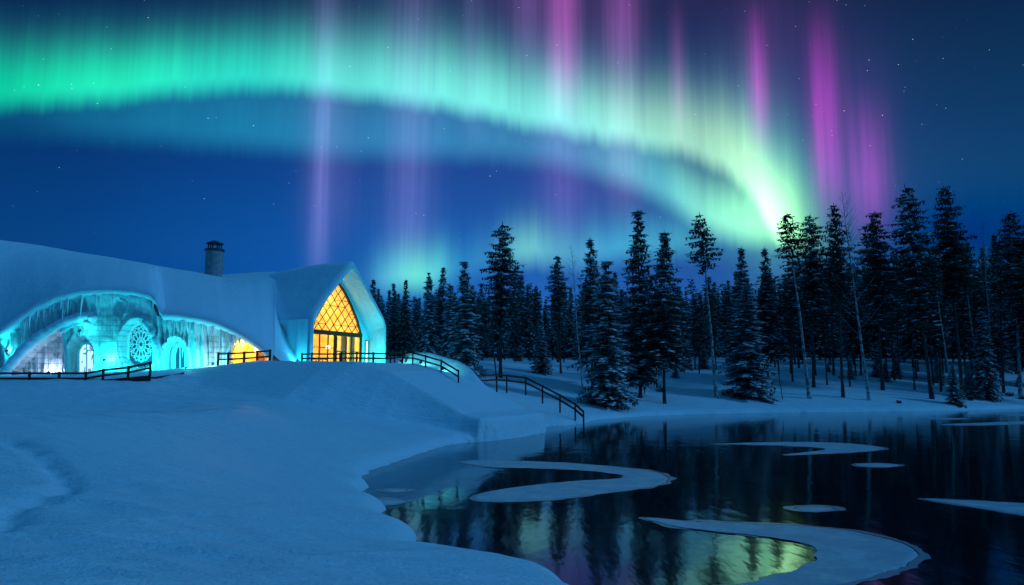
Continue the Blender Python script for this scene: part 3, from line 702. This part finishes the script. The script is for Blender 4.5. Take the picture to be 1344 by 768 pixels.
for wd, z, P in ((-1.3, 6.6, 850), (1.3, 6.4, 780), (0, 9.6, 900)):
    lamp('hall_lamp', gp(wd, z, -2.2 if z < 8 else -3.6), (1, .74, .31), P, .25)
    q = MB(); c = gp(wd, z, -2.2 if z < 8 else -3.6); q.tube([c + Vector((0, 0, k)) for k in (-.16, -.1, .08, .16)], [.08, .2, .2, .06], 12); part(q, 'pendant_lamp', M['warm_lens'], rm)

# floodlights washing the ice
def flood(loc, aim, label, col, power, offset=.35, lens=None, spot=False):
    t = empty('floodlight', loc); tag(t, label, 'floodlight', 'floodlights washing the lodge')
    dv = Vector(aim).normalized()
    b = MB(); b.tube([dv * k for k in (-.14, -.12, .06, .08)], [.05, .08, .09, .09], 12); b.build('housing', M['metal'], t)
    b = MB(); b.tube([dv * k for k in (.075, .10)], [.085, .07], 12); b.build('lens', lens or M['lamp_lens'], t)
    b = MB(); b.beam((0, 0, -.30), (0, 0, -.07), .03, .03); b.build('bracket', M['metal'], t)
    lo = lamp('floodlight_beam', Vector(loc) + dv * offset, col, power, .14, **(dict(kind='SPOT', spot_size=R(168), spot_blend=.5) if spot else {}))
    lo.rotation_euler = dv.to_track_quat('-Z', 'Y').to_euler()
CY_ = (.02, .80, .80)
flood(fpt(18, 461, .75), (0, 1, .25), 'cyan floodlight by the leftmost arch of the ice wall', CY_, 170)
flood(fpt(150, 473, 1.35), (0, 1, .25), 'cyan floodlight between the pointed lit window and the snowflake window', CY_, 220)
flood(fpt(254, 484, 1.3), (0, 1, .5), 'cyan floodlight at the draped ice wall right of the narrow arched window', CY_, 210)
flood(fpt(60, 489, -.35), (-.2, 1, .5), 'white floodlight low in the big left arch', (.75, .74, 1.0), 50)
flood(fpt(288, 478, 1.2), (0, 1, .5), 'white floodlight on the pale block wall left of the doorway', (.5, .85, 1.0), 60)
flood(fpt(120, 436, 1.5), (0, 1, .5), 'cyan floodlight tucked behind the tip of the snow hood', CY_, 35)
flood(fpt(205, 480, 1.6), (0, 1, .5), 'cyan floodlight beside the snowflake window', CY_, 170)
flood(gp(2.6, 4.95, 2.6), (.5, .8, .4), 'cyan floodlight in front of the gable reveal', (.0, .75, .80), 420)
flood(gp(-5.8, 5.0, 1.2), (-.5, .6, .4), 'cyan floodlight at the left corner of the gable hall', (.02, .6, .8), 60)

# ------------------------------------------------------------------ railings
def railing(name, label, pts, hts, post_at=None, rails=(.95, .5), pw=.13, rw=.09, m_='wood'):
    t = empty(name, pts[0]); tag(t, label, 'railing', 'wooden railings'); o0 = Vector(pts[0])
    pts = [Vector(p) - o0 for p in pts]
    for p in pts:
        b = MB(); b.beam(p + Vector((0, 0, -.5)), p + Vector((0, 0, hts + .06)), pw, pw); bevel(b.build('post', M[m_], t), .012, 1)
    for h in rails:
        b = MB()
        for a, c in zip(pts[:-1], pts[1:]): b.beam(a + Vector((0, 0, h * hts)), c + Vector((0, 0, h * hts)), rw, rw * 1.25)
        b.build('rail', M[m_], t)
    return t
def groundpts(lst, lift=0):
    out = []
    for px, py, D in lst: p = at(px, py, D); out.append((p.x, p.y, p.z + lift))
    return out
fb = railing('walkway_railing', 'dark railing along the snowy walkway at the left, rising to a taller end post', groundpts([(-60, 504, 46), (-10, 503, 46), (38, 503, 46), (77, 503, 46), (112, 503, 46), (135, 499, 46.3), (168, 495, 46.8), (197, 489, 47)]), .62, rails=(.95, .45), pw=.12, rw=.1)
b = MB(); dk = [Vector(p) - fb.location for p in groundpts([(-60, 505, 46.2), (38, 504.5, 46.2), (112, 504, 46.2), (197, 496, 47.2)])]
for a, c in zip(dk[:-1], dk[1:]): b.beam(a, c, .5, .30)
b.build('deck_edge', M['wood'], fb)
railing('walkway_railing', 'half-buried low railing right of the left walkway, running up to the embankment', groundpts([(150, 508, 46.5), (175, 507, 47), (200, 503, 48), (240, 497, 50)]), .35, rails=(.9,), pw=.1)
def onground(lst):
    out = []
    for px, D in lst:
        x = (px - CX) / F * D; out.append((x, D, gz(x, D)))
    return out
railing('doorway_railing', 'short dark railing in front of the glowing orange doorway', groundpts([(286, 480, 52.6), (299, 480, 51.8), (320, 479, 51.4), (337, 477.5, 51.8), (354, 476, 52.6)]), .85)
railing('terrace_railing', 'dark railing before the left half of the tall gable window', groundpts([(396, 477, 57.5), (409, 476.5, 58), (446, 476.5, 59)]), .72, rails=(.95, .5), pw=.12)
def onramp(lst):
    out = []
    for a, b in lst: p = PO + PA * a + PB * b; out.append((p[0], p[1], gz(p[0], p[1])))
    return out
railing('terrace_railing', 'dark railing from the gable door past the right corner of the lodge', onramp([(15.6, 7.3), (14.2, 7.3), (12.7, 7.3), (11.2, 7.3), (9.8, 7.2)]), .78, rails=(.95, .5), pw=.12)
railing('ramp_railing', 'light-washed railing descending the ramp beside the lodge gable', onramp([(9.5, 6.3), (8.4, 5.9), (7.3, 5.8), (6.0, 5.7), (4.6, 5.6)]), .8, pw=.1, rw=.08)
railing('stair_railing', 'long dark railing stepping down to the water at the pond edge', groundpts([(628, 508, 66), (652, 507, 65), (665, 508, 64.6), (690, 511, 64), (712, 522, 64), (735, 534, 64), (755, 546, 63.5), (766, 556, 63)]), .98, rails=(.97, .55), pw=.13, rw=.12)
for a_, l_ in ((9.6, 'cyan floodlight at the top of the ramp beside the gable'), (8.0, 'cyan floodlight halfway down the ramp railing'), (6.2, 'cyan floodlight at the foot of the ramp railing')):
    p_ = onramp([(a_, 6.3)])[0]; flood((p_[0], p_[1], p_[2] + .2), (.3, .8, .1), l_, (.16, .95, .85), 30, .3, spot=True)

# ------------------------------------------------------------------ trees
def kite(mb, p, dirv, up, L, wd, mi=0):
    side = dirv.cross(up)
    if side.length < 1e-4: side = Vector((1, 0, 0))
    side = side.normalized() * wd
    mb.face([p, p + dirv * L * .45 + side, p + dirv * L, p + dirv * L * .45 - side], mi)
def bough(mb, o, ang, L, droop, r, snow, lift=.0, dens=1.0):
    h = Vector((math.cos(ang), math.sin(ang), 0)); n = max(3, int(L * 3.0 * dens))
    pr = o.copy()
    for k in range(1, n + 1):
        t = k / n
        p = o + h * (L * t) + Vector((0, 0, lift * L * t - droop * L * t * t + droop * .35 * L * t ** 4))
        d = (p - pr).normalized(); pr2 = pr; pr = p
        kite(mb, pr2, d, Vector((0, 0, 1)), (p - pr2).length * 1.6, .09)
        tl = (.36 + .42 * L * (1 - t) ** .8 * .6) * r.uniform(.75, 1.3)
        for sgn in (-1, 1):
            a2 = ang + sgn * r.uniform(.6, 1.15); dv = Vector((math.cos(a2), math.sin(a2), r.uniform(-.65, -.1))).normalized()
            kite(mb, p, dv, Vector((r.uniform(-.4, .4), r.uniform(-.4, .4), 1)), tl, r.uniform(.09, .16))
        if r.random() < .8:
            dv = Vector((r.uniform(-.5, .5), r.uniform(-.5, .5), -1)).normalized(); kite(mb, p, dv, Vector((r.uniform(-1, 1), r.uniform(-1, 1), 0)), r.uniform(.3, .6), .13)
        for _q in range(int(min(.99, r.random()) + snow * (.5 + .8 * t) * (1.5 if mnoise.noise(p * .8) > -.05 else .25))):
            q = p + Vector((r.uniform(-.22, .22), r.uniform(-.22, .22), .12)) + h * .12; sc_ = r.uniform(.8, 1.5)
            for a3 in (ang + r.uniform(-.4, .4), ang + 2.1, ang - 2.1): kite(mb, q, Vector((math.cos(a3), math.sin(a3), r.uniform(-.35, .0))), Vector((0, 0, 1)), .46 * sc_, .22 * sc_, 1)
def trunk_mesh(mb, h, r0, r1, r, sides=9, wob_=.12):
    pts = []; x = y = 0
    for k in range(13):
        t = k / 12; pts.append(Vector((x, y, -.4 + (h + .4) * t))); x += r.uniform(-wob_, wob_) * .5; y += r.uniform(-wob_, wob_) * .5
    mb.tube(pts, [r0 * (1.35 if k == 0 else 1) * (1 - k / 12) + r1 * k / 12 for k in range(13)], sides); return pts
def tpos(pts, z):
    for a, b in zip(pts[:-1], pts[1:]):
        if a.z <= z <= b.z: return a.lerp(b, (z - a.z) / (b.z - a.z))
    return pts[-1].copy()
def conifer(seed, h, width, crown0, snow, shape='spruce', dens=1.0, bark='bark', r0=.2):
    r = random.Random(seed); t = MB(); pts = trunk_mesh(t, h * .985, r0, .02, r); c = MB()
    z = crown0 * h
    if crown0 > .12:                                        # dead snags below the live crown
        for k in range(int(10 * crown0)):
            zz = r.uniform(.12, crown0) * h; a = r.uniform(0, 6.3); o = tpos(pts, zz); L = r.uniform(.4, 1.4)
            t.tube([o, o + Vector((math.cos(a) * L, math.sin(a) * L, r.uniform(-.3, .1)))], [.035, .01], 4)
    while z < h - .15:
        s = (z / h - crown0) / (1 - crown0)
        if shape == 'spruce': rad = 1.28 * width * (1 - s) ** .85 * (.9 + .1 * min(1, s * 8)) + .12
        elif shape == 'pine': rad = 1.25 * width * min(1, .5 + 2.0 * s) * (1 - s) ** .6 + .15
        else: rad = 1.2 * width * math.sin(math.pi * (.18 + .80 * s)) ** .7 * .9 + .1
        nb = max(4, int((5.0 + rad * 2.1) * dens)); a0 = r.uniform(0, 6.3)
        for k in range(nb):
            if r.random() < (.10 if shape == 'spruce' else .22): continue
            L = rad * r.choice((r.uniform(.45, .9), r.uniform(.8, 1.25))); a = a0 + 6.283 * k / nb + r.uniform(-.3, .3)
            o = tpos(pts, min(h * .985, max(crown0 * h * .9, z + r.uniform(-.38, .38))))
            if shape == 'spruce': bough(c, o, a, L, r.uniform(.30, .52) * (1.15 - .5 * s), r, snow, .30 * s)
            elif shape == 'pine': bough(c, o, a, L, r.uniform(.12, .3), r, snow, r.uniform(-.1, .4) * (.3 + s))
            else: bough(c, o, a, L, r.uniform(.25, .45), r, snow, .25)
        z += r.uniform(.30, .50) * (1 if shape == 'spruce' else 1.25) / max(.7, dens ** .5)
    kite(c, Vector(tpos(pts, h * .97)), Vector((0, 0, 1)), Vector((1, 0, 0)), h * .045, .06); kite(c, Vector(tpos(pts, h * .97)), Vector((0, 0, 1)), Vector((0, 1, 0)), h * .045, .06)
    return t, c, bark
def birch(seed, h, bark='pale_bark'):
    r = random.Random(seed); t = MB(); pts = trunk_mesh(t, h, .17, .012, r, 8, .16); c = MB()
    for k in range(46):
        z = h * (.30 + .69 * (k / 46) ** .8); o = tpos(pts, z); a = r.uniform(0, 6.3); L = (h - z) * .22 + .5; L *= r.uniform(.5, 1.1)
        p = [o]
        for q in range(1, 5): p.append(o + Vector((math.cos(a), math.sin(a), .9)) * L * q / 4 + Vector((r.uniform(-.08, .08), r.uniform(-.08, .08), .03 * q * q * L * .3)))
        c.tube(p, [.028, .022, .016, .011, .006], 4)
        for q in range(6):
            o2 = p[r.randint(1, 4)]; a2 = a + r.uniform(-1.1, 1.1); l2 = L * r.uniform(.2, .45)
            c.tube([o2, o2 + Vector((math.cos(a2) * .6, math.sin(a2) * .6, .8)) * l2], [.012, .004], 3)
    return t, c, bark
PROTO = {}
def proto(kind, spec):
    h, fn = spec; t, c, bark = fn
    o = empty(kind[0]); tr = t.build('trunk', M[bark], o, True); cr_ = c.build('crown', [M['needles'], M['bough_snow']] if kind[0] != 'birch_tree' else M[bark], o)
    PROTO[kind] = (o, h, [tr, cr_], [0])
def addp(name, key, h, *a, **k): proto((name, key), (h, conifer(*a, **k)))
for q in range(3): addp('spruce_tree', 'laden%d' % q, 14, 30 + q, 14, 2.5 + .15 * q, .04, 1.8)
for q in range(4): addp('spruce_tree', 'dark%d' % q, 20, 50 + q, 20, 2.3 + .2 * q, .10 + .05 * q, .50)
for q in range(3): addp('spruce_tree', 'tall%d' % q, 24, 70 + q, 24, 2.5 + .2 * q, .34 + .05 * q, .30, 'mid', r0=.26)
for q in range(3): addp('pine_tree', 'tuft%d' % q, 24, 90 + q, 24, 1.75, .70 + .03 * q, .12, 'pine', bark='pale_bark', r0=.22)
for q in range(2): addp('pine_tree', 'crown%d' % q, 25, 110 + q, 25, 2.7 + .3 * q, .48, .06, 'pine', dens=1.25, r0=.27)
for q in range(3): addp('spruce_tree', 'pole%d' % q, 22, 130 + q, 22, 1.7 + .1 * q, .42 + .08 * q, .16, 'mid', dens=.85, r0=.2)
for q in range(2): proto(('birch_tree', 'bare%d' % q), (24, birch(150 + q, 24)))
proto(('dead_tree', 'pole'), (12, (lambda: (lambda r: (lambda t: (trunk_mesh(t, 12, .12, .05, r), [t.tube([Vector((0, 0, 2 + k * .9)), Vector((.5 * math.cos(k * 2.4), .5 * math.sin(k * 2.4), 2.2 + k * .9))], [.03, .01], 4) for k in range(10)]) and (t, MB(), 'bark'))(MB()))(random.Random(5)))()))
def plant(name, key, loc, hgt, label, group, lean=(0, 0), rz=None, wide=1.0, cat='tree'):
    o, h, parts, used = PROTO[(name, key)]
    if used[0]:
        n = o.copy(); C.objects.link(n)
        for p in parts:
            if len(p.data.vertices) == 0: continue
            c = p.copy(); C.objects.link(c); c.parent = n
        o = n
    used[0] = 1
    s = hgt / h; o.location = loc; o.scale = (s * wide, s * wide, s)
    o.rotation_mode = 'ZXY'; o.rotation_euler = (lean[1], lean[0], random.uniform(0, 6.28) if rz is None else rz)
    tag(o, label, cat, group); return o
TR = []
def hero(name, key, top, base, D, label, wide=1.0, group='trees along the forest edge'):
    tp, bp = at(top[0], top[1], D), at(base[0], base[1], D)
    x = bp.x; z = gz(x, D)
    h = tp.z - z; lean = math.atan2(tp.x - bp.x, h)
    plant(name, key, (x, D, z - .05), math.hypot(h, tp.x - bp.x), label, group, (lean, 0), wide=wide); TR.append((x, D))
S, Pn, B = 'spruce_tree', 'pine_tree', 'birch_tree'
hero(S, 'dark0', (497, 378), (499, 474), 92, 'dark spruce nearest the lodge gable on its right', .8)
hero(S, 'dark1', (517, 371), (518, 475), 96, 'dark spruce second to the right of the lodge gable', .8)
hero(S, 'dark2', (534, 366), (535, 475), 95, 'pointed dark spruce just left of the slim snow-dusted spruce', .75)
hero(S, 'laden2', (563, 357), (563, 480), 90, 'slim snow-dusted spruce standing a little above its dark neighbours', .55)
hero(S, 'dark3', (582, 350), (582, 482), 93, 'bushy dark spruce between the slim snow-dusted and the broad laden spruce', .75)
hero(S, 'laden0', (610, 343), (611, 495), 80, 'broad snow-laden spruce behind the top of the ramp', .72)
hero(S, 'laden1', (592, 372), (592, 488), 84, 'shorter snow-laden spruce tucked left of the broad laden one', .65)
hero(S, 'tall0', (660, 291), (657, 482), 90, 'tall dark spruce with clear lower trunk, highest left of centre', 1.05)
hero('dead_tree', 'pole', (640, 385), (652, 500), 84, 'leaning dead pole at the foot of the tall dark spruce', .9)
hero(S, 'laden2', (710, 428), (710, 482), 99, 'smallest snowy spruce on the open slope above the stair railing', 1.0)
hero(S, 'tall1', (733, 335), (736, 475), 101, 'narrow spruce with bare lower trunk left of the bare birch', .8)
hero(B, 'bare0', (748, 320), (766, 517), 82, 'bare birch with dark thin twigs left of the big laden spruce', .8)
hero(S, 'dark2', (775, 311), (778, 502), 92, 'dense dark spruce directly behind the big snow-laden spruce', .85)
hero(S, 'laden0', (795, 342), (797, 527), 79, 'big snow-laden spruce with boughs to the ground, closest to the water', .82)
hero(S, 'dark0', (838, 275), (840, 509), 89, 'tall spiky spruce with layered boughs right of the big laden spruce', .95)
hero(S, 'dark3', (872, 304), (872, 513), 87, 'bushy dark spruce left of the leaning pale-trunked pine', .95)
hero(Pn, 'tuft0', (921, 279), (940, 509), 93, 'slim pine with pale leaning trunk and tufted head, left of the laden middle spruce', 1.05)
hero(S, 'dark1', (973, 324), (972, 500), 104, 'dark spruce rising behind the cone-shaped snowy spruce', .8)
hero(S, 'laden1', (979, 372), (981, 517), 95, 'cone-shaped snowy spruce standing clear on the bank in mid forest', .95)
hero(S, 'dark2', (1004, 324), (1008, 496), 106, 'slender spruce between the cone-shaped snowy spruce and a pale pine', .8)
hero('dead_tree', 'pole', (1016, 452), (1027, 521), 95, 'thin dead sapling pole alone on the bank snow', .8)
hero(Pn, 'tuft1', (1031, 279), (1062, 511), 96, 'tall pale-trunked pine leaning left with a palm-like tuft', 1.05)
hero(S, 'tall2', (1063, 281), (1068, 504), 104, 'spruce just right of the palm-like tufted pine', .8)
hero(Pn, 'crown0', (1094, 266), (1106, 507), 98, 'pine with pale trunk and narrow dense crown left of the tallest birch', .75)
hero(B, 'bare1', (1108, 250), (1140, 509), 97, 'tallest bare birch, white-stemmed and leaning left', 1.0)
hero(S, 'tall1', (1149, 278), (1158, 500), 106, 'dark spruce between the tallest birch and the two giant conifers', .9)
hero(S, 'tall0', (1186, 242), (1222, 503), 102, 'left one of the two giant conifers on the right', .88)
hero(Pn, 'crown1', (1238, 244), (1262, 500), 104, 'right one of the two giant conifers, with a fuller ragged crown', .85)
hero(Pn, 'tuft2', (1224, 330), (1250, 517), 100, 'pale trunk with a snow-caked foot right of the two giant conifers', .7)
hero(S, 'laden1', (1250, 478), (1252, 518), 99, 'knee-high snow-caked spruce seedling at a pale trunk foot', 1.0)
hero(Pn, 'tuft0', (1262, 322), (1287, 503), 108, 'leaning pale pine behind the drooping small spruce', .8)
hero(S, 'laden2', (1288, 403), (1293, 508), 107, 'drooping small snow-laden spruce near the right shore', .62)
hero(B, 'bare0', (1292, 290), (1300, 500), 112, 'bare birch at the far right between dark conifers', .9)
hero(Pn, 'tuft1', (1325, 277), (1338, 500), 114, 'tufted pine standing out at the far right skyline', 1.1)
hero(S, 'pole1', (1312, 313), (1316, 497), 116, 'dark spruce left of the far right tufted pine', .95)
hero(S, 'tall2', (1350, 296), (1352, 498), 112, 'dark spruce cut by the right frame edge', 1.0)
# the crowded forest behind
SKY_ = [(440, 388), (520, 382), (600, 378), (680, 368), (760, 372), (840, 372), (900, 368), (960, 366), (1020, 356), (1100, 338), (1200, 330), (1300, 335), (1400, 335), (1600, 345)]
kinds = [(S, 'dark%d' % k) for k in range(4)] + [(S, 'pole%d' % k) for k in range(3)] * 2 + [(S, 'tall%d' % k) for k in range(3)]
rb = random.Random(21); nbk = 0
for D0, step, only in ((108, 4.4, 'p'), (116, 3.6, 'p'), (125, 3.3, None), (136, 3.2, None), (149, 3.4, 'd'), (164, 3.4, 'd')):
    x = (470 - CX) / F * D0
    xe = (1450 - CX) / F * D0
    while x < xe:
        D = D0 + rb.uniform(-4, 4); xx = x + rb.uniform(-1.2, 1.2); x += step * rb.uniform(.75, 1.25)
        if any(abs(xx - a) < 1.3 and abs(D - b) < 2 for a, b in TR): continue
        px = CX + F * xx / D
        if D0 < 120 and (600 < px < 745) and rb.random() < .75: continue
        z = gz(xx, D); py = itp(px, SKY_) + rb.gauss(6, 11) + (8 if D0 < 120 else 0)
        hgt = at(px, py, D).z - z
        if hgt < 5: continue
        nm, key = rb.choice([k for k in kinds if only is None or (k[1].startswith('dark') if only == 'd' else not k[1].startswith('dark'))])
        nm_, key_ = nm, key
        plant(nm, key, (xx, D, z - .1), hgt, 'dark spruce deep in the crowded back rows of the forest', 'spruces in the crowded back rows', (rb.uniform(-.03, .03), rb.uniform(-.02, .02)), rz=rb.uniform(0, 6.28), wide=rb.uniform(.72, 1.05)); nbk += 1
print('background trees', nbk)
ff = MB(); rf_ = random.Random(77)
for D0 in (176, 186, 197, 210):
    x = -.30 * D0
    while x < .85 * D0:
        D = D0 + rf_.uniform(-5, 5); z = gz(x, D); px = CX + F * x / D; h = (at(px, itp(px, SKY_) + rf_.uniform(8, 34), D).z - z); zz = .3
        ff.tube([(x, D, z - .3), (x, D, z + h)], [.2, .03], 5)
        while zz < h:
            rad = 2.3 * (1 - zz / h) ** .8 + .2; n = 7; a0 = rf_.uniform(0, 6)
            for k in range(n):
                a = a0 + k * .9 + rf_.uniform(-.3, .3); kite(ff, Vector((x, D, z + zz + rf_.uniform(-.3, .3))), Vector((math.cos(a), math.sin(a), rf_.uniform(-.6, -.25))).normalized(), Vector((0, 0, 1)), rad * rf_.uniform(.7, 1.2), .42)
            zz += .75
        x += rf_.uniform(1.8, 3.2)
tag(ff.build('distant_forest', M['needles']), 'solid dark mass of far-off spruce forest behind all other trees', 'forest', kind='stuff')

# young spruces scattered under the tall trees
ry = random.Random(41); ny = 0
while ny < 22:
    D = ry.uniform(101, 134); px = ry.uniform(660, 1345); x = (px - CX) / F * D
    if any(abs(x - a) < 1.6 and abs(D - b) < 3 for a, b in TR): continue
    plant(S, 'laden%d' % (ny % 3), (x, D, gz(x, D) - .05), ry.uniform(1.4, 5.2), 'young snow-dusted spruce half hidden between the trunks under the tall trees', 'young spruces under the forest', (ry.uniform(-.04, .04), 0), rz=ry.uniform(0, 6.28), wide=ry.uniform(.8, 1.2)); ny += 1
# ------------------------------------------------------------------ heath tufts poking through the snow of the right bank
def shrub(px, py, size, label):
    p = None
    D = 70.0
    for D in np.arange(60, 125, .5):                        # march along the line of sight to the snow
        q = at(px, py, float(D))
        if gz(q.x, q.y) >= q.z: p = q; break
    if p is None: return
    r = random.Random(int(px)); b = MB(); lf = MB()
    for k in range(46):
        a = r.uniform(0, 6.3); el = r.uniform(.25, 1.3); L = size * r.uniform(.5, 1.0); dv = Vector((math.cos(a) * math.cos(el), math.sin(a) * math.cos(el), math.sin(el)))
        o = Vector((r.uniform(-.5, .5), r.uniform(-.4, .4), -.05)) * size
        b.tube([o, o + dv * L * .6, o + dv * L + Vector((0, 0, -.1 * L))], [.022, .014, .006], 4)
        for q in range(3): kite(lf, o + dv * L * r.uniform(.4, 1), Vector((r.uniform(-1, 1), r.uniform(-1, 1), r.uniform(-.3, .8))).normalized(), Vector((0, 0, 1)), .22, .06)
    t = empty('heath_shrub', (p.x, p.y, gz(p.x, p.y))); tag(t, label, 'shrub', 'heath shrubs poking through the snow')
    b.build('stem', M['dry'], t); lf.build('foliage', M['needles'], t)
for a in [(1274, 526, .6, 'small dark heath shrub right at the waterline of the right bank'), (1325, 520, .9, 'largest heath shrub on the snow at the right frame edge'), (1300, 523, .5, 'low heath tuft between the waterline shrub and the largest shrub'), (1260, 535, .45, 'flat heath tuft on the shoreline below the seedling spruce'), (1236, 507, .5, 'tiny dry shrub up the bank left of the seedling spruce'), (1180, 530, .35, 'lone sprig on the bank snow under the left giant conifer'),
          (795, 529, .8, 'dry shrub at the foot of the big snow-laden spruce'), (868, 514, .8, 'dry shrub at the foot of the bushy dark spruce'), (1105, 497, .6, 'dry shrub beside the narrow-crowned pale pine'), (1342, 524, .6, 'dark heath shrub cut by the right frame edge')]: shrub(*a)
